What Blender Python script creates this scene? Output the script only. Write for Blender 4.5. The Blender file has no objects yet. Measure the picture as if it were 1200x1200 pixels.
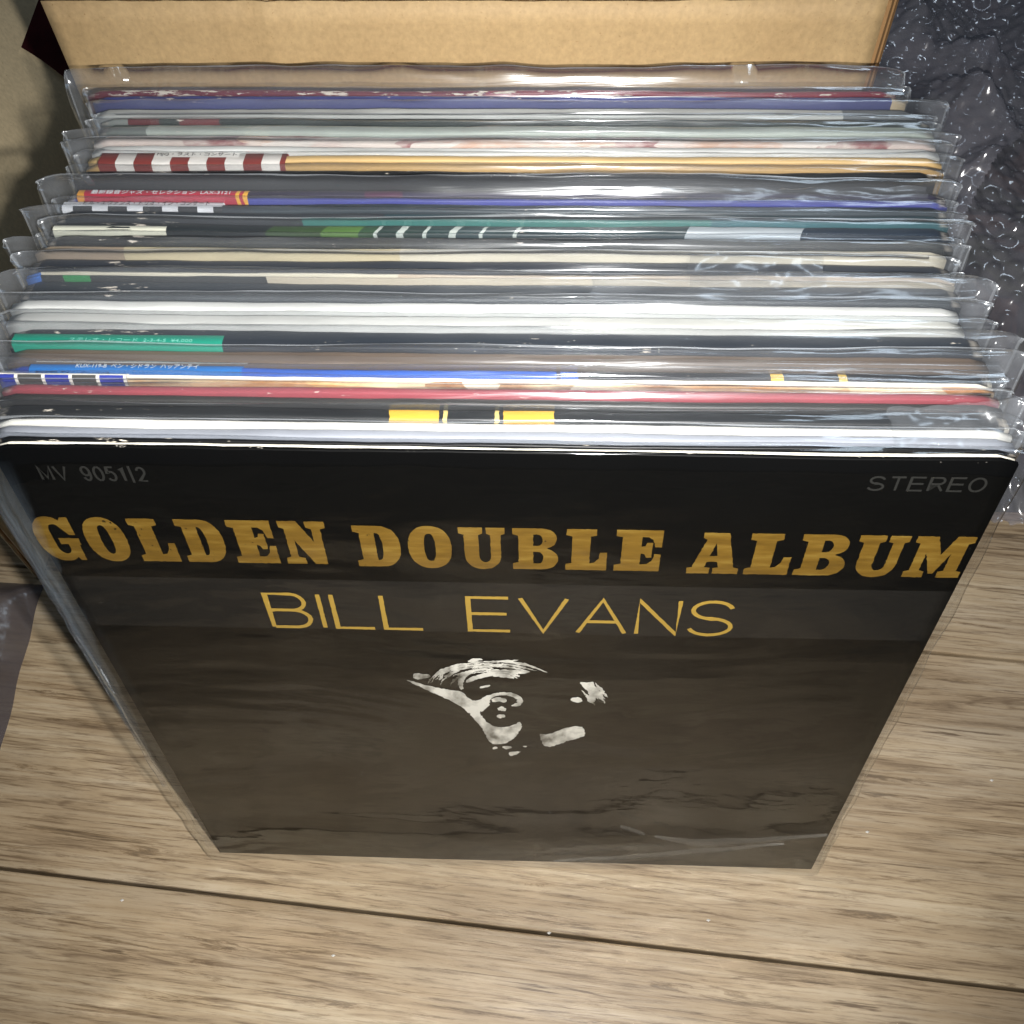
import bpy, bmesh, math, random
from mathutils import Vector, Matrix, noise
R = math.radians
random.seed(7)
scene = bpy.context.scene
C = scene.collection
TH = R(8.03)                      # the records lean back by this much

# ---------------------------------------------------------------- camera
cam_d = bpy.data.cameras.new('camera')
cam_d.sensor_width = 36.0
cam_d.lens = 36.0 * 1233.5 / 1200.0
cam_d.clip_start = 0.01
cam_d.clip_end = 50
cam = bpy.data.objects.new('camera', cam_d)
cam.location = (0.01685, -0.14261, 0.57354)
cam.rotation_euler = (R(32.3255), R(1.2502), R(1.8372))
C.objects.link(cam)
scene.camera = cam

# ---------------------------------------------------------------- world + lamps
world = bpy.data.worlds.new('World')
scene.world = world
world.use_nodes = True
bg = world.node_tree.nodes['Background']
bg.inputs[0].default_value = (0.62, 0.75, 1.0, 1)
bg.inputs[1].default_value = 0.02

def lamp(name, kind, loc, target, energy, color, **kw):
    d = bpy.data.lights.new(name, kind)
    d.energy = energy
    d.color = color
    for k, v in kw.items():
        setattr(d, k, v)
    o = bpy.data.objects.new(name, d)
    o.location = loc
    o.rotation_euler = (Vector(target) - Vector(loc)).to_track_quat('-Z', 'Y').to_euler()
    C.objects.link(o)
    return o

lamp('phone_flash', 'SPOT', (0.041, -0.133, 0.538), (0.005, 0.055, 0.205), 15.5, (1.0, 0.975, 0.94),
     spot_size=R(97), spot_blend=0.8, shadow_soft_size=0.0045)
lamp('window_glow', 'AREA', (-1.5, -0.55, 0.75), (0, 0.05, 0.2), 2.5, (0.60, 0.78, 1.0),
     shape='RECTANGLE', size=0.6, size_y=0.9)
lamp('ceiling_lamp', 'AREA', (0.7, 1.0, 2.1), (0.1, 0.1, 0.2), 4.0, (0.74, 0.87, 1.0), shape='DISK', size=0.5)

scene.view_settings.view_transform = 'Standard'
scene.view_settings.look = 'None'
scene.view_settings.exposure = 0.0
scene.view_settings.gamma = 1.0
scene.cycles.max_bounces = 8
scene.cycles.transparent_max_bounces = 48
scene.cycles.glossy_bounces = 6
scene.cycles.caustics_reflective = True
scene.cycles.use_guiding = True
scene.cycles.blur_glossy = 0.06
scene.cycles.sample_clamp_indirect = 40.0

# ---------------------------------------------------------------- helpers
def lin(c):
    out = []
    for v in c[:3]:
        v = v / 255.0
        out.append(v / 12.92 if v <= 0.04045 else ((v + 0.055) / 1.055) ** 2.4)
    return (out[0], out[1], out[2], 1.0)

def link(o, parent=None, loc=None):
    C.objects.link(o)
    if parent is not None:
        o.parent = parent
    if loc is not None:
        o.location = loc
    return o

def mesh_obj(name, verts, faces, mat, parent=None, smooth=False, loc=None):
    me = bpy.data.meshes.new(name)
    me.from_pydata(verts, [], faces)
    for m in (mat if isinstance(mat, (list, tuple)) else [mat]):
        me.materials.append(m)
    if smooth:
        me.polygons.foreach_set('use_smooth', [True] * len(me.polygons))
    me.update()
    return link(bpy.data.objects.new(name, me), parent, loc)

def bm_obj(name, bm, mat, parent=None, smooth=False):
    me = bpy.data.meshes.new(name)
    bm.to_mesh(me)
    bm.free()
    for m in (mat if isinstance(mat, (list, tuple)) else [mat]):
        me.materials.append(m)
    if smooth:
        me.polygons.foreach_set('use_smooth', [True] * len(me.polygons))
    return link(bpy.data.objects.new(name, me), parent)

def empty(name, loc, rot=(0, 0, 0)):
    o = bpy.data.objects.new(name, None)
    o.empty_display_size = 0.02
    o.location = loc
    o.rotation_euler = rot
    C.objects.link(o)
    return o

def tag(o, label=None, cat=None, group=None, kind=None):
    if label: o['label'] = label
    if cat: o['category'] = cat
    if group: o['group'] = group
    if kind: o['kind'] = kind
    return o

def lerp(a, b, t): return a + (b - a) * t

def N3(x, y, z):
    return noise.noise(Vector((x, y, z)))

class M:
    """small node-material builder"""
    def __init__(s, name):
        s.m = bpy.data.materials.new(name)
        s.m.use_nodes = True
        s.nt = s.m.node_tree
        s.nt.nodes.clear()
        s.out = s.n('ShaderNodeOutputMaterial')
    def n(s, t, **kw):
        o = s.nt.nodes.new(t)
        for k, v in kw.items():
            setattr(o, k, v)
        return o
    def l(s, a, b):
        s.nt.links.new(a, b)
    def coord(s, scale=(1, 1, 1), rot=(0, 0, 0), which='Object', loc=(0, 0, 0)):
        tc = s.n('ShaderNodeTexCoord')
        mp = s.n('ShaderNodeMapping')
        mp.inputs['Scale'].default_value = scale
        mp.inputs['Rotation'].default_value = rot
        mp.inputs['Location'].default_value = loc
        s.l(tc.outputs[which], mp.inputs['Vector'])
        return mp.outputs['Vector']
    def noise(s, vec, scale=1.0, detail=4, rough=0.55, dist=0.0):
        t = s.n('ShaderNodeTexNoise')
        t.inputs['Scale'].default_value = scale
        t.inputs['Detail'].default_value = detail
        t.inputs['Roughness'].default_value = rough
        t.inputs['Distortion'].default_value = dist
        s.l(vec, t.inputs['Vector'])
        return t.outputs['Fac']
    def ramp(s, fac, stops, interp='LINEAR'):
        r = s.n('ShaderNodeValToRGB')
        r.color_ramp.interpolation = interp
        e = r.color_ramp.elements
        while len(e) < len(stops):
            e.new(0.5)
        for i, (p, c) in enumerate(stops):
            e[i].position = p
            e[i].color = c if len(c) == 4 else (*c, 1)
        s.l(fac, r.inputs['Fac'])
        return r.outputs['Color']
    def mix(s, fac, a, b, mode='MIX'):
        x = s.n('ShaderNodeMix', data_type='RGBA', blend_type=mode)
        for sock, v in ((x.inputs[0], fac), (x.inputs[6], a), (x.inputs[7], b)):
            if isinstance(v, (int, float)): sock.default_value = v
            elif isinstance(v, tuple): sock.default_value = v
            else: s.l(v, sock)
        return x.outputs[2]
    def math(s, op, a, b=0.0, clamp=False):
        x = s.n('ShaderNodeMath', operation=op, use_clamp=clamp)
        for sock, v in ((x.inputs[0], a), (x.inputs[1], b)):
            if isinstance(v, (int, float)): sock.default_value = v
            else: s.l(v, sock)
        return x.outputs[0]
    def bump(s, h, strength=0.3, dist=0.001):
        b = s.n('ShaderNodeBump')
        b.inputs['Strength'].default_value = strength
        b.inputs['Distance'].default_value = dist
        s.l(h, b.inputs['Height'])
        return b.outputs['Normal']
    def pbsdf(s, color, rough=0.5, normal=None, metallic=0.0, spec=0.5):
        p = s.n('ShaderNodeBsdfPrincipled')
        for nm, v in (('Base Color', color), ('Roughness', rough), ('Metallic', metallic), ('Specular IOR Level', spec)):
            if isinstance(v, (int, float, tuple)): p.inputs[nm].default_value = v
            else: s.l(v, p.inputs[nm])
        if normal is not None: s.l(normal, p.inputs['Normal'])
        s.l(p.outputs[0], s.out.inputs['Surface'])
        return p

# ---------------------------------------------------------------- materials
def mat_wood():
    b = M('oak_floor_print')
    oi = b.n('ShaderNodeObjectInfo')
    tc = b.n('ShaderNodeTexCoord')
    off = b.n('ShaderNodeVectorMath', operation='ADD')
    rr = b.n('ShaderNodeVectorMath', operation='SCALE')
    cmb = b.n('ShaderNodeCombineXYZ')
    b.l(oi.outputs['Random'], cmb.inputs[0]); b.l(oi.outputs['Random'], cmb.inputs[1]); b.l(oi.outputs['Random'], cmb.inputs[2])
    b.l(cmb.outputs[0], rr.inputs[0]); rr.inputs['Scale'].default_value = 7.3
    b.l(tc.outputs['Object'], off.inputs[0]); b.l(rr.outputs[0], off.inputs[1])
    def mp(sc):
        m = b.n('ShaderNodeMapping'); m.inputs['Scale'].default_value = sc
        b.l(off.outputs[0], m.inputs['Vector']); return m.outputs['Vector']
    broad = b.noise(mp((2.2, 16, 5)), 1.0, 4, 0.55, 0.5)
    grain = b.noise(mp((8, 170, 40)), 1.0, 6, 0.7, 0.7)
    fine = b.noise(mp((30, 520, 100)), 1.0, 5, 0.75, 0.2)
    pores = b.noise(mp((12, 210, 60)), 1.0, 6, 0.78, 0.7)
    patch = b.noise(mp((7, 13, 5)), 1.0, 5, 0.6, 0.3)
    crack = b.noise(mp((6, 80, 20)), 1.0, 4, 0.55, 1.3)
    col = b.ramp(broad, [(0.30, lin((160, 145, 124))), (0.5, lin((188, 172, 148))), (0.70, lin((208, 194, 170)))])
    col = b.mix(0.75, col, b.ramp(patch, [(0.28, lin((188, 178, 162))), (0.5, lin((236, 229, 216))), (0.72, (1, 1, 1, 1))]), 'MULTIPLY')
    col = b.mix(0.7, col, b.ramp(grain, [(0.30, lin((140, 120, 98))), (0.46, lin((228, 219, 206))), (0.62, (1, 1, 1, 1))]), 'MULTIPLY')
    col = b.mix(0.65, col, b.ramp(fine, [(0.32, lin((128, 110, 92))), (0.5, (1, 1, 1, 1))]), 'MULTIPLY')
    col = b.mix(0.62, col, b.ramp(pores, [(0.34, lin((84, 66, 50))), (0.40, lin((190, 178, 162))), (0.44, (1, 1, 1, 1))]), 'MULTIPLY')
    ln = b.noise(mp((3.2, 62, 10)), 1.0, 3, 0.55, 0.5)
    band = b.math('ABSOLUTE', b.math('SUBTRACT', b.math('FRACT', b.math('MULTIPLY', ln, 7.0)), 0.5))
    hair = b.math('MULTIPLY', b.ramp(band, [(0.02, (1, 1, 1, 1)), (0.085, (0, 0, 0, 1))]), b.ramp(grain, [(0.40, (1, 1, 1, 1)), (0.60, (0, 0, 0, 1))]))
    col = b.mix(b.math('MULTIPLY', hair, 0.55), col, lin((98, 78, 58)))
    dark = b.ramp(crack, [(0.285, (1, 1, 1, 1)), (0.325, (0, 0, 0, 1))])
    col = b.mix(b.math('MULTIPLY', dark, 0.8), col, lin((84, 66, 48)))
    n = b.bump(b.math('ADD', b.math('MULTIPLY', grain, 0.7), b.math('MULTIPLY', fine, 0.5)), 0.32, 0.0006)
    rough = b.ramp(grain, [(0.3, (0.5, 0.5, 0.5, 1)), (0.7, (0.36, 0.36, 0.36, 1))])
    b.pbsdf(col, rough, n, spec=0.4)
    return b.m

def mat_cardboard(name='kraft_cardboard', tone=(192, 164, 120)):
    b = M(name)
    v = b.coord()
    speck = b.noise(b.coord((900, 900, 900)), 1.0, 3, 0.6)
    fibre = b.noise(b.coord((420, 420, 330)), 1.0, 5, 0.65)
    cloud = b.noise(b.coord((14, 14, 9)), 1.0, 3)
    w = b.n('ShaderNodeTexWave', wave_type='BANDS', bands_direction='X')
    w.inputs['Scale'].default_value = 22.0
    w.inputs['Distortion'].default_value = 1.2
    w.inputs['Detail'].default_value = 2
    w.inputs['Detail Scale'].default_value = 3
    b.l(v, w.inputs['Vector'])
    base = lin(tone)
    dk = tuple(x * 0.78 for x in base[:3]) + (1,)
    col = b.mix(b.ramp(fibre, [(0.3, (0, 0, 0, 1)), (0.7, (1, 1, 1, 1))]), dk, base)
    col = b.mix(0.5, col, b.ramp(cloud, [(0.3, lin((214, 206, 196))), (0.7, (1, 1, 1, 1))]), 'MULTIPLY')
    col = b.mix(b.ramp(speck, [(0.66, (0, 0, 0, 1)), (0.74, (0.6, 0.6, 0.6, 1))]), col, lin((120, 84, 48)))
    h = b.math('ADD', b.math('MULTIPLY', w.outputs['Fac'], 0.5), b.math('MULTIPLY', fibre, 0.25))
    b.pbsdf(col, 0.62, b.bump(h, 0.45, 0.0009), spec=0.35)
    return b.m

def mat_plain(name, c, rough=0.5, spec=0.5, var=0.15, nscale=200):
    b = M(name)
    nz = b.noise(b.coord((nscale, nscale, nscale)), 1.0, 4)
    a = lin(c)
    d = tuple(x * (1 - var) for x in a[:3]) + (1,)
    b.pbsdf(b.mix(nz, d, a), rough, b.bump(nz, 0.12, 0.0003), spec=spec)
    return b.m

def mat_edge(name, bands, H=0.3178, wear=0.25, rough=0.42, collage=None, wearcol=(225, 215, 200), slant=0.0):
    """printed card: colour bands along x, scuffed white along the top edge"""
    b = M(name)
    tc = b.n('ShaderNodeTexCoord')
    sep = b.n('ShaderNodeSeparateXYZ')
    b.l(tc.outputs['Object'], sep.inputs[0])
    if collage:
        vv = b.coord(collage[1])
        vo = b.n('ShaderNodeTexVoronoi'); vo.inputs['Scale'].default_value = 1.0
        dist = b.n('ShaderNodeTexNoise'); dist.inputs['Scale'].default_value = 1.3; b.l(vv, dist.inputs['Vector'])
        add = b.n('ShaderNodeVectorMath', operation='ADD'); b.l(vv, add.inputs[0]); b.l(dist.outputs['Color'], add.inputs[1])
        b.l(add.outputs[0], vo.inputs['Vector'])
        sc = b.n('ShaderNodeSeparateColor'); b.l(vo.outputs['Color'], sc.inputs[0])
        k = len(collage[0])
        col = b.ramp(sc.outputs[0], [(i / k, lin(c)) for i, c in enumerate(collage[0])], 'CONSTANT')
        soft = b.noise(vv, 1.6, 4, 0.6)
        col = b.mix(b.ramp(soft, [(0.42, (0, 0, 0, 1)), (0.62, (0.9, 0.9, 0.9, 1))]), col, lin(collage[0][0]))
    else:
        fx = b.math('ADD', b.math('MULTIPLY', b.math('ADD', sep.outputs[0], b.math('MULTIPLY', sep.outputs[1], slant)), 1 / 0.34), 0.5)
        wob = b.noise(b.coord((60, 300, 300)), 1.0, 2)
        fx = b.math('ADD', fx, b.math('MULTIPLY', b.math('SUBTRACT', wob, 0.5), 0.006))
        stops = [(0.0 if i == 0 else min(max(x / 0.34 + 0.5, 0), 1), lin(c)) for i, (x, c) in enumerate(bands)]
        if len(stops) == 1: stops.append((1.0, stops[0][1]))
        col = b.ramp(fx, stops, 'CONSTANT')
    tone = b.noise(b.coord((25, 160, 160)), 1.0, 5, 0.6)
    col = b.mix(0.5, col, b.ramp(tone, [(0.3, lin((190, 190, 190))), (0.65, (1, 1, 1, 1))]), 'MULTIPLY')
    if wear > 0:
        wn = b.noise(b.coord((130, 600, 500)), 1.0, 5, 0.65)
        wm = b.noise(b.coord((18, 30, 30)), 1.0, 3)
        nearz = b.math('MULTIPLY', b.math('SUBTRACT', sep.outputs[2], H - 0.0022), 1 / 0.0016, True)
        t = b.math('ADD', b.math('MULTIPLY', wn, 0.7), b.math('MULTIPLY', wm, 0.3))
        th_ = 0.66 - 0.16 * wear
        wf = b.ramp(t, [(th_, (0, 0, 0, 1)), (th_ + 0.03, (1, 1, 1, 1))])
        # worn corners
        ex = b.math('ABSOLUTE', sep.outputs[0])
        exf = b.math('MULTIPLY', b.math('SUBTRACT', ex, 0.1545), 1 / 0.002, True)
        exf = b.math('MULTIPLY', exf, b.ramp(wn, [(0.40, (0, 0, 0, 1)), (0.5, (1, 1, 1, 1))]))
        wf = b.math('MAXIMUM', b.math('MULTIPLY', wf, nearz), b.math('MULTIPLY', exf, nearz))
        col = b.mix(wf, col, lin(wearcol))
    n = b.bump(b.noise(b.coord((160, 700, 500)), 1.0, 3), 0.12, 0.0003)
    b.pbsdf(col, rough, n, spec=0.4)
    return b.m

def mat_film(name, rough=0.11, haze=0.07, gloss=1.0, bscale=(9, 160, 110), bstr=0.5, bdist=0.0007, big=(5, 20, 30), bigd=0.004, tint=(200, 205, 212), seam=0.0, fade=False, crest=0.0, broad=0.0):
    b = M(name)
    n1 = b.noise(b.coord(bscale), 1.0, 4, 0.6, 0.4)
    n2 = b.noise(b.coord(big), 1.0, 3, 0.5, 0.8)
    bm1 = b.n('ShaderNodeBump'); bm1.inputs['Strength'].default_value = bstr; bm1.inputs['Distance'].default_value = bdist
    b.l(n1, bm1.inputs['Height'])
    bm2 = b.n('ShaderNodeBump'); bm2.inputs['Strength'].default_value = bstr; bm2.inputs['Distance'].default_value = bigd
    b.l(n2, bm2.inputs['Height']); b.l(bm1.outputs[0], bm2.inputs['Normal'])
    lw = b.n('ShaderNodeLayerWeight'); lw.inputs['Blend'].default_value = 0.5
    f = b.math('POWER', lw.outputs['Facing'], 4.6)
    f = b.math('ADD', b.math('MULTIPLY', f, 0.75 * gloss), 0.07 * gloss, True)
    tr = b.n('ShaderNodeBsdfTransparent'); tr.inputs[0].default_value = (0.965, 0.97, 0.975, 1)
    df = b.n('ShaderNodeBsdfDiffuse'); df.inputs[0].default_value = lin(tint)
    hz = b.math('MULTIPLY', b.ramp(n2, [(0.3, (0.55, 0.55, 0.55, 1)), (0.7, (1.4, 1.4, 1.4, 1))]), haze)
    if seam:
        tc = b.n('ShaderNodeTexCoord'); sp = b.n('ShaderNodeSeparateXYZ'); b.l(tc.outputs['Object'], sp.inputs[0])
        ex = b.math('MULTIPLY', b.math('SUBTRACT', b.math('ABSOLUTE', sp.outputs[0]), 0.1575), 1 / 0.004, True)
        up = b.math('MULTIPLY', b.math('SUBTRACT', sp.outputs[2], 0.3190), 1 / 0.0022, True)
        hz = b.math('ADD', hz, b.math('MULTIPLY', up, b.math('MULTIPLY', n2, crest)))
        n3 = b.noise(b.coord((260, 160, 120)), 1.0, 4, 0.6)
        hz = b.math('ADD', hz, b.math('MULTIPLY', ex, b.math('MULTIPLY', n3, seam)))
    if fade:
        at = b.n('ShaderNodeAttribute'); at.attribute_name = 'fade'
        n4 = b.noise(b.coord((420, 30, 14), (0, R(-3), 0)), 1.0, 4, 0.6, 0.4)
        k_ = b.math('MULTIPLY', at.outputs['Fac'], b.ramp(n4, [(0.3, (0.15, 0.15, 0.15, 1)), (0.68, (1.6, 1.6, 1.6, 1))]))
        hz = b.math('MULTIPLY', hz, k_)
        f = b.math('MULTIPLY', f, b.math('ADD', b.math('MULTIPLY', at.outputs['Fac'], 0.9), 0.1))
    m1 = b.n('ShaderNodeMixShader'); b.l(hz, m1.inputs[0]); b.l(tr.outputs[0], m1.inputs[1]); b.l(df.outputs[0], m1.inputs[2])
    gl = b.n('ShaderNodeBsdfGlossy'); gl.inputs['Roughness'].default_value = rough; gl.inputs[0].default_value = (0.95, 0.98, 1, 1)
    b.l(bm2.outputs[0], gl.inputs['Normal'])
    gsh = gl.outputs[0]
    if broad:
        g2 = b.n('ShaderNodeBsdfGlossy'); g2.inputs['Roughness'].default_value = 0.22; g2.inputs[0].default_value = (0.95, 0.98, 1, 1)
        b.l(bm1.outputs[0], g2.inputs['Normal'])
        mg = b.n('ShaderNodeMixShader'); mg.inputs[0].default_value = broad
        b.l(gl.outputs[0], mg.inputs[1]); b.l(g2.outputs[0], mg.inputs[2]); gsh = mg.outputs[0]
    m2 = b.n('ShaderNodeMixShader'); b.l(f, m2.inputs[0]); b.l(m1.outputs[0], m2.inputs[1]); b.l(gsh, m2.inputs[2])
    b.l(m2.outputs[0], b.out.inputs['Surface'])
    return b.m

WOOD = mat_wood()
KRAFT = mat_cardboard()
KRAFT_L = mat_cardboard('kraft_cardboard_grey', (232, 214, 176))
KRAFT_EDGE = mat_plain('kraft_flute', (158, 122, 82), 0.8, 0.2)
FILM = mat_film('clear_sleeve_film', haze=0.020, seam=0.085, crest=0.080, gloss=1.2, broad=0.34)
FILM_RIM = mat_film('sleeve_film_rim', haze=0.24, rough=0.2, tint=(214, 220, 226))
FILM_FRONT = mat_film('clear_sleeve_film_front', rough=0.06, haze=0.0006, gloss=0.95, bscale=(12, 12, 30), bstr=0.4, bdist=0.0012, big=(5, 5, 12), bigd=0.010)
FILM_HAZY = mat_film('crinkled_sleeve_film', rough=0.16, haze=0.16, tint=(178, 184, 192), bscale=(60, 160, 60), bdist=0.001)
FOLD = mat_film('crinkled_side_fold', rough=0.2, haze=0.15, fade=True, tint=(165, 182, 198), bscale=(220, 30, 22), bstr=0.7, bdist=0.0012, big=(90, 20, 9), bigd=0.003)
REFL_STREAK = mat_film('reflection_streak', rough=0.4, gloss=0.1, haze=0.075, tint=(205, 200, 190), bscale=(90, 90, 200), bdist=0.0008)  # pale haze painted as floor light streaks mirrored in the sleeve
TAPE = mat_film('clear_tape', rough=0.2, haze=0.055, bscale=(60, 60, 60), bdist=0.0004, big=(30, 30, 30), bigd=0.001)

# ---------------------------------------------------------------- floor
tag(mesh_obj('floor', [(-1.3, -0.8, -0.014), (1.3, -0.8, -0.014), (1.3, 1.6, -0.014), (-1.3, 1.6, -0.014),
                       (-1.3, -0.8, -0.03), (1.3, -0.8, -0.03), (1.3, 1.6, -0.03), (-1.3, 1.6, -0.03)],
             [(0, 1, 2, 3), (7, 6, 5, 4), (0, 4, 5, 1), (1, 5, 6, 2), (2, 6, 7, 3), (3, 7, 4, 0)],
             mat_plain('subfloor_dark', (28, 22, 18), 0.9, 0.1)), kind='structure')
FLOOR = bpy.data.objects['floor']
PW, PL = 0.181, 1.3
def plank_mesh():
    bm = bmesh.new()
    w = PW - 0.0016
    bmesh.ops.create_cube(bm, size=1.0, matrix=Matrix.Diagonal((PL - 0.0012, w, 0.013, 1)))
    es = [e for e in bm.edges if all(v.co.z > 0 for v in e.verts)]
    bmesh.ops.bevel(bm, geom=es, offset=0.0011, segments=2, affect='EDGES', profile=0.5)
    me = bpy.data.meshes.new('plank')
    bm.to_mesh(me); bm.free()
    me.materials.append(WOOD)
    return me
pm = plank_mesh()
ang = R(-4.85)
starts = {-3: 0.1, -2: 0.55, -1: -0.12, 0: 0.12, 1: -0.20, 2: 0.3, 3: -0.4, 4: 0.2, 5: -0.1, 6: 0.4}
for k in range(-3, 7):
    yc = -0.0345 + PW * (k + 0.5)
    for j in (-1, 0, 1):
        xc = starts[k] + j * PL
        x, y = xc * math.cos(ang) - yc * math.sin(ang), xc * math.sin(ang) + yc * math.cos(ang)
        if abs(x) > 1.35: continue
        o = bpy.data.objects.new('plank', pm)
        link(o, FLOOR, (x, y, -0.0065))
        o.rotation_euler = (0, 0, ang)

# ---------------------------------------------------------------- cardboard panels
def sheet_box(bm, pts, n, t):
    """extrude polygon pts (3D) by t along n"""
    n = Vector(n).normalized() * t
    a = [bm.verts.new(p) for p in pts]
    b = [bm.verts.new(Vector(p) + n) for p in pts]
    bm.faces.new(a); bm.faces.new(b[::-1])
    for i in range(len(pts)):
        j = (i + 1) % len(pts)
        bm.faces.new((a[i], b[i], b[j], a[j]))

def flute_strip(p0, along, across, depth, length, amp, pitch, name, parent):
    """wavy corrugation seen at a cut edge"""
    al, ac, dp = Vector(along).normalized(), Vector(across).normalized(), Vector(depth)
    V, F = [], []
    nseg = int(length / pitch * 6)
    for i in range(nseg + 1):
        d = length * i / nseg
        off = amp * math.sin(2 * math.pi * d / pitch)
        p = Vector(p0) + al * d + ac * off
        V.append(p); V.append(p + dp)
        if i: F.append((2 * i - 2, 2 * i, 2 * i + 1, 2 * i - 1))
    return mesh_obj(name, V, F, KRAFT_EDGE, parent, True)

def back_panel():
    root = empty('cardboard_flap', (-0.02, 0.235, 0))
    tag(root, 'tan corrugated cardboard flap standing upright behind the row of records', 'cardboard')
    x0, x1, h = -0.1625, 0.165, 0.3395
    # two liners of a front wall, then a second wall behind
    for y, nm in ((0.0, 'front_liner'), (0.0038, 'middle_liner'), (0.0076, 'back_liner')):
        V, F = [], []
        nx, nz = 66, 34
        for t in (0.0, 0.0006):
            for j in range(nz + 1):
                for i in range(nx + 1):
                    x = x0 + (x1 + y * 0.75 - 0.0035 - x0) * i / nx
                    z = h * j / nz
                    b = 0.0016 * math.exp(-((x + 0.075 + 0.004 * z) / 0.0030) ** 2) - 0.0008 * math.exp(-((x + 0.081) / 0.004) ** 2)      # vertical crease
                    b2 = 0.0012 * N3(x * 9, z * 9, 3.1) + 0.0002 * math.sin(x * 2 * math.pi / 0.0105) * (1 if x < 0 else 0.4)
                    zz = z + (0.0006 * N3(x * 60, 4, y * 100) if j == nz else 0)
                    xx = x + (0.0006 * N3(z * 140, 9, y * 300) if i in (0, nx) else 0)
                    V.append((xx, y + t + b2 - b, zz))
        S = (nx + 1) * (nz + 1)
        for j in range(nz):
            for i in range(nx):
                a = j * (nx + 1) + i
                F.append((a, a + 1, a + nx + 2, a + nx + 1))
                F.append((S + a, S + a + nx + 1, S + a + nx + 2, S + a + 1))
        rim = [i for i in range(nx + 1)] + [j * (nx + 1) + nx for j in range(1, nz + 1)] + \
              [nz * (nx + 1) + i for i in range(nx - 1, -1, -1)] + [j * (nx + 1) for j in range(nz - 1, 0, -1)]
        for i in range(len(rim)):
            a, b_ = rim[i], rim[(i + 1) % len(rim)]
            F.append((a, S + a, S + b_, b_))
        mesh_obj(nm, V, F, KRAFT, root, True)
    for y in (0.0022, 0.0060):
        V, F = [], []
        n = int((x1 - x0) / 0.0016)
        for i in range(n + 1):
            x = x0 + (x1 + y * 0.75 - 0.0022 - x0) * i / n
            yy = y + (0.0011 if i % 4 in (0, 1) else -0.0011)
            for j in range(2):
                V.append((x, yy, 0.0005 + (h - 0.0012) * j))
            if i: F.append((2 * i - 2, 2 * i, 2 * i + 1, 2 * i - 1))
        mesh_obj('fluting', V, F, KRAFT_EDGE, root)
    return root
back_panel()

def left_panel():
    root = empty('cardboard_wall', (-0.30, 0.0, 0))
    tag(root, 'brown cardboard carton side with a notched corner, left of the records', 'cardboard')
    z0, rad = 0.10, 0.17
    def cyl(u, off):
        if u < z0: return -off, u
        a = (u - z0) / rad
        return -rad * (1 - math.cos(a)) - off * math.cos(a), z0 + rad * math.sin(a) - off * math.sin(a)
    knots = [(0.001, 0.518), (0.1506, 0.4587), (0.1811, 0.4470), (0.1836, 0.4938), (0.205, 0.56), (0.36, 0.58)]
    def back(u):
        for (u0, y0), (u1, y1) in zip(knots, knots[1:]):
            if u <= u1: return lerp(y0, y1, (u - u0) / (u1 - u0))
        return knots[-1][1]
    us = sorted(set([0.001, 0.1506, 0.1811, 0.1836, 0.205] + [0.001 + 0.0075 * i for i in range(48)]))
    nyy = 40
    def strip(off, t, nm, m, jag=0.0004):
        V, F = [], []
        for o2 in (off, off + t):
            for u in us:
                yb = back(u)
                for j in range(nyy + 1):
                    y = lerp(0.1655, yb, j / nyy)
                    x, z = cyl(u, o2 + 0.0008 * N3(y * 12, u * 12, 3))
                    if j in (0, nyy): y += jag * N3(u * 300, j, off * 500)
                    V.append((x, y, z))
        S = len(us) * (nyy + 1)
        for i in range(len(us) - 1):
            for j in range(nyy):
                a = i * (nyy + 1) + j
                F.append((a, a + 1, a + nyy + 2, a + nyy + 1))
                F.append((S + a, S + a + nyy + 1, S + a + nyy + 2, S + a + 1))
            for j in (0, nyy):
                a = i * (nyy + 1) + j
                F.append((a, a + nyy + 1, S + a + nyy + 1, S + a))
        return mesh_obj(nm, V, F, m, root, True)
    strip(0.0, 0.0006, 'inner_liner', KRAFT_L)
    strip(0.0038, 0.0006, 'outer_liner', KRAFT_L)
    strip(0.0014, 0.0016, 'fluting', KRAFT_EDGE, 0.002)
left_panel()

# ---------------------------------------------------------------- record albums
W = 0.3165
def lerp(a, b, t): return a + (b - a) * t

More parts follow.
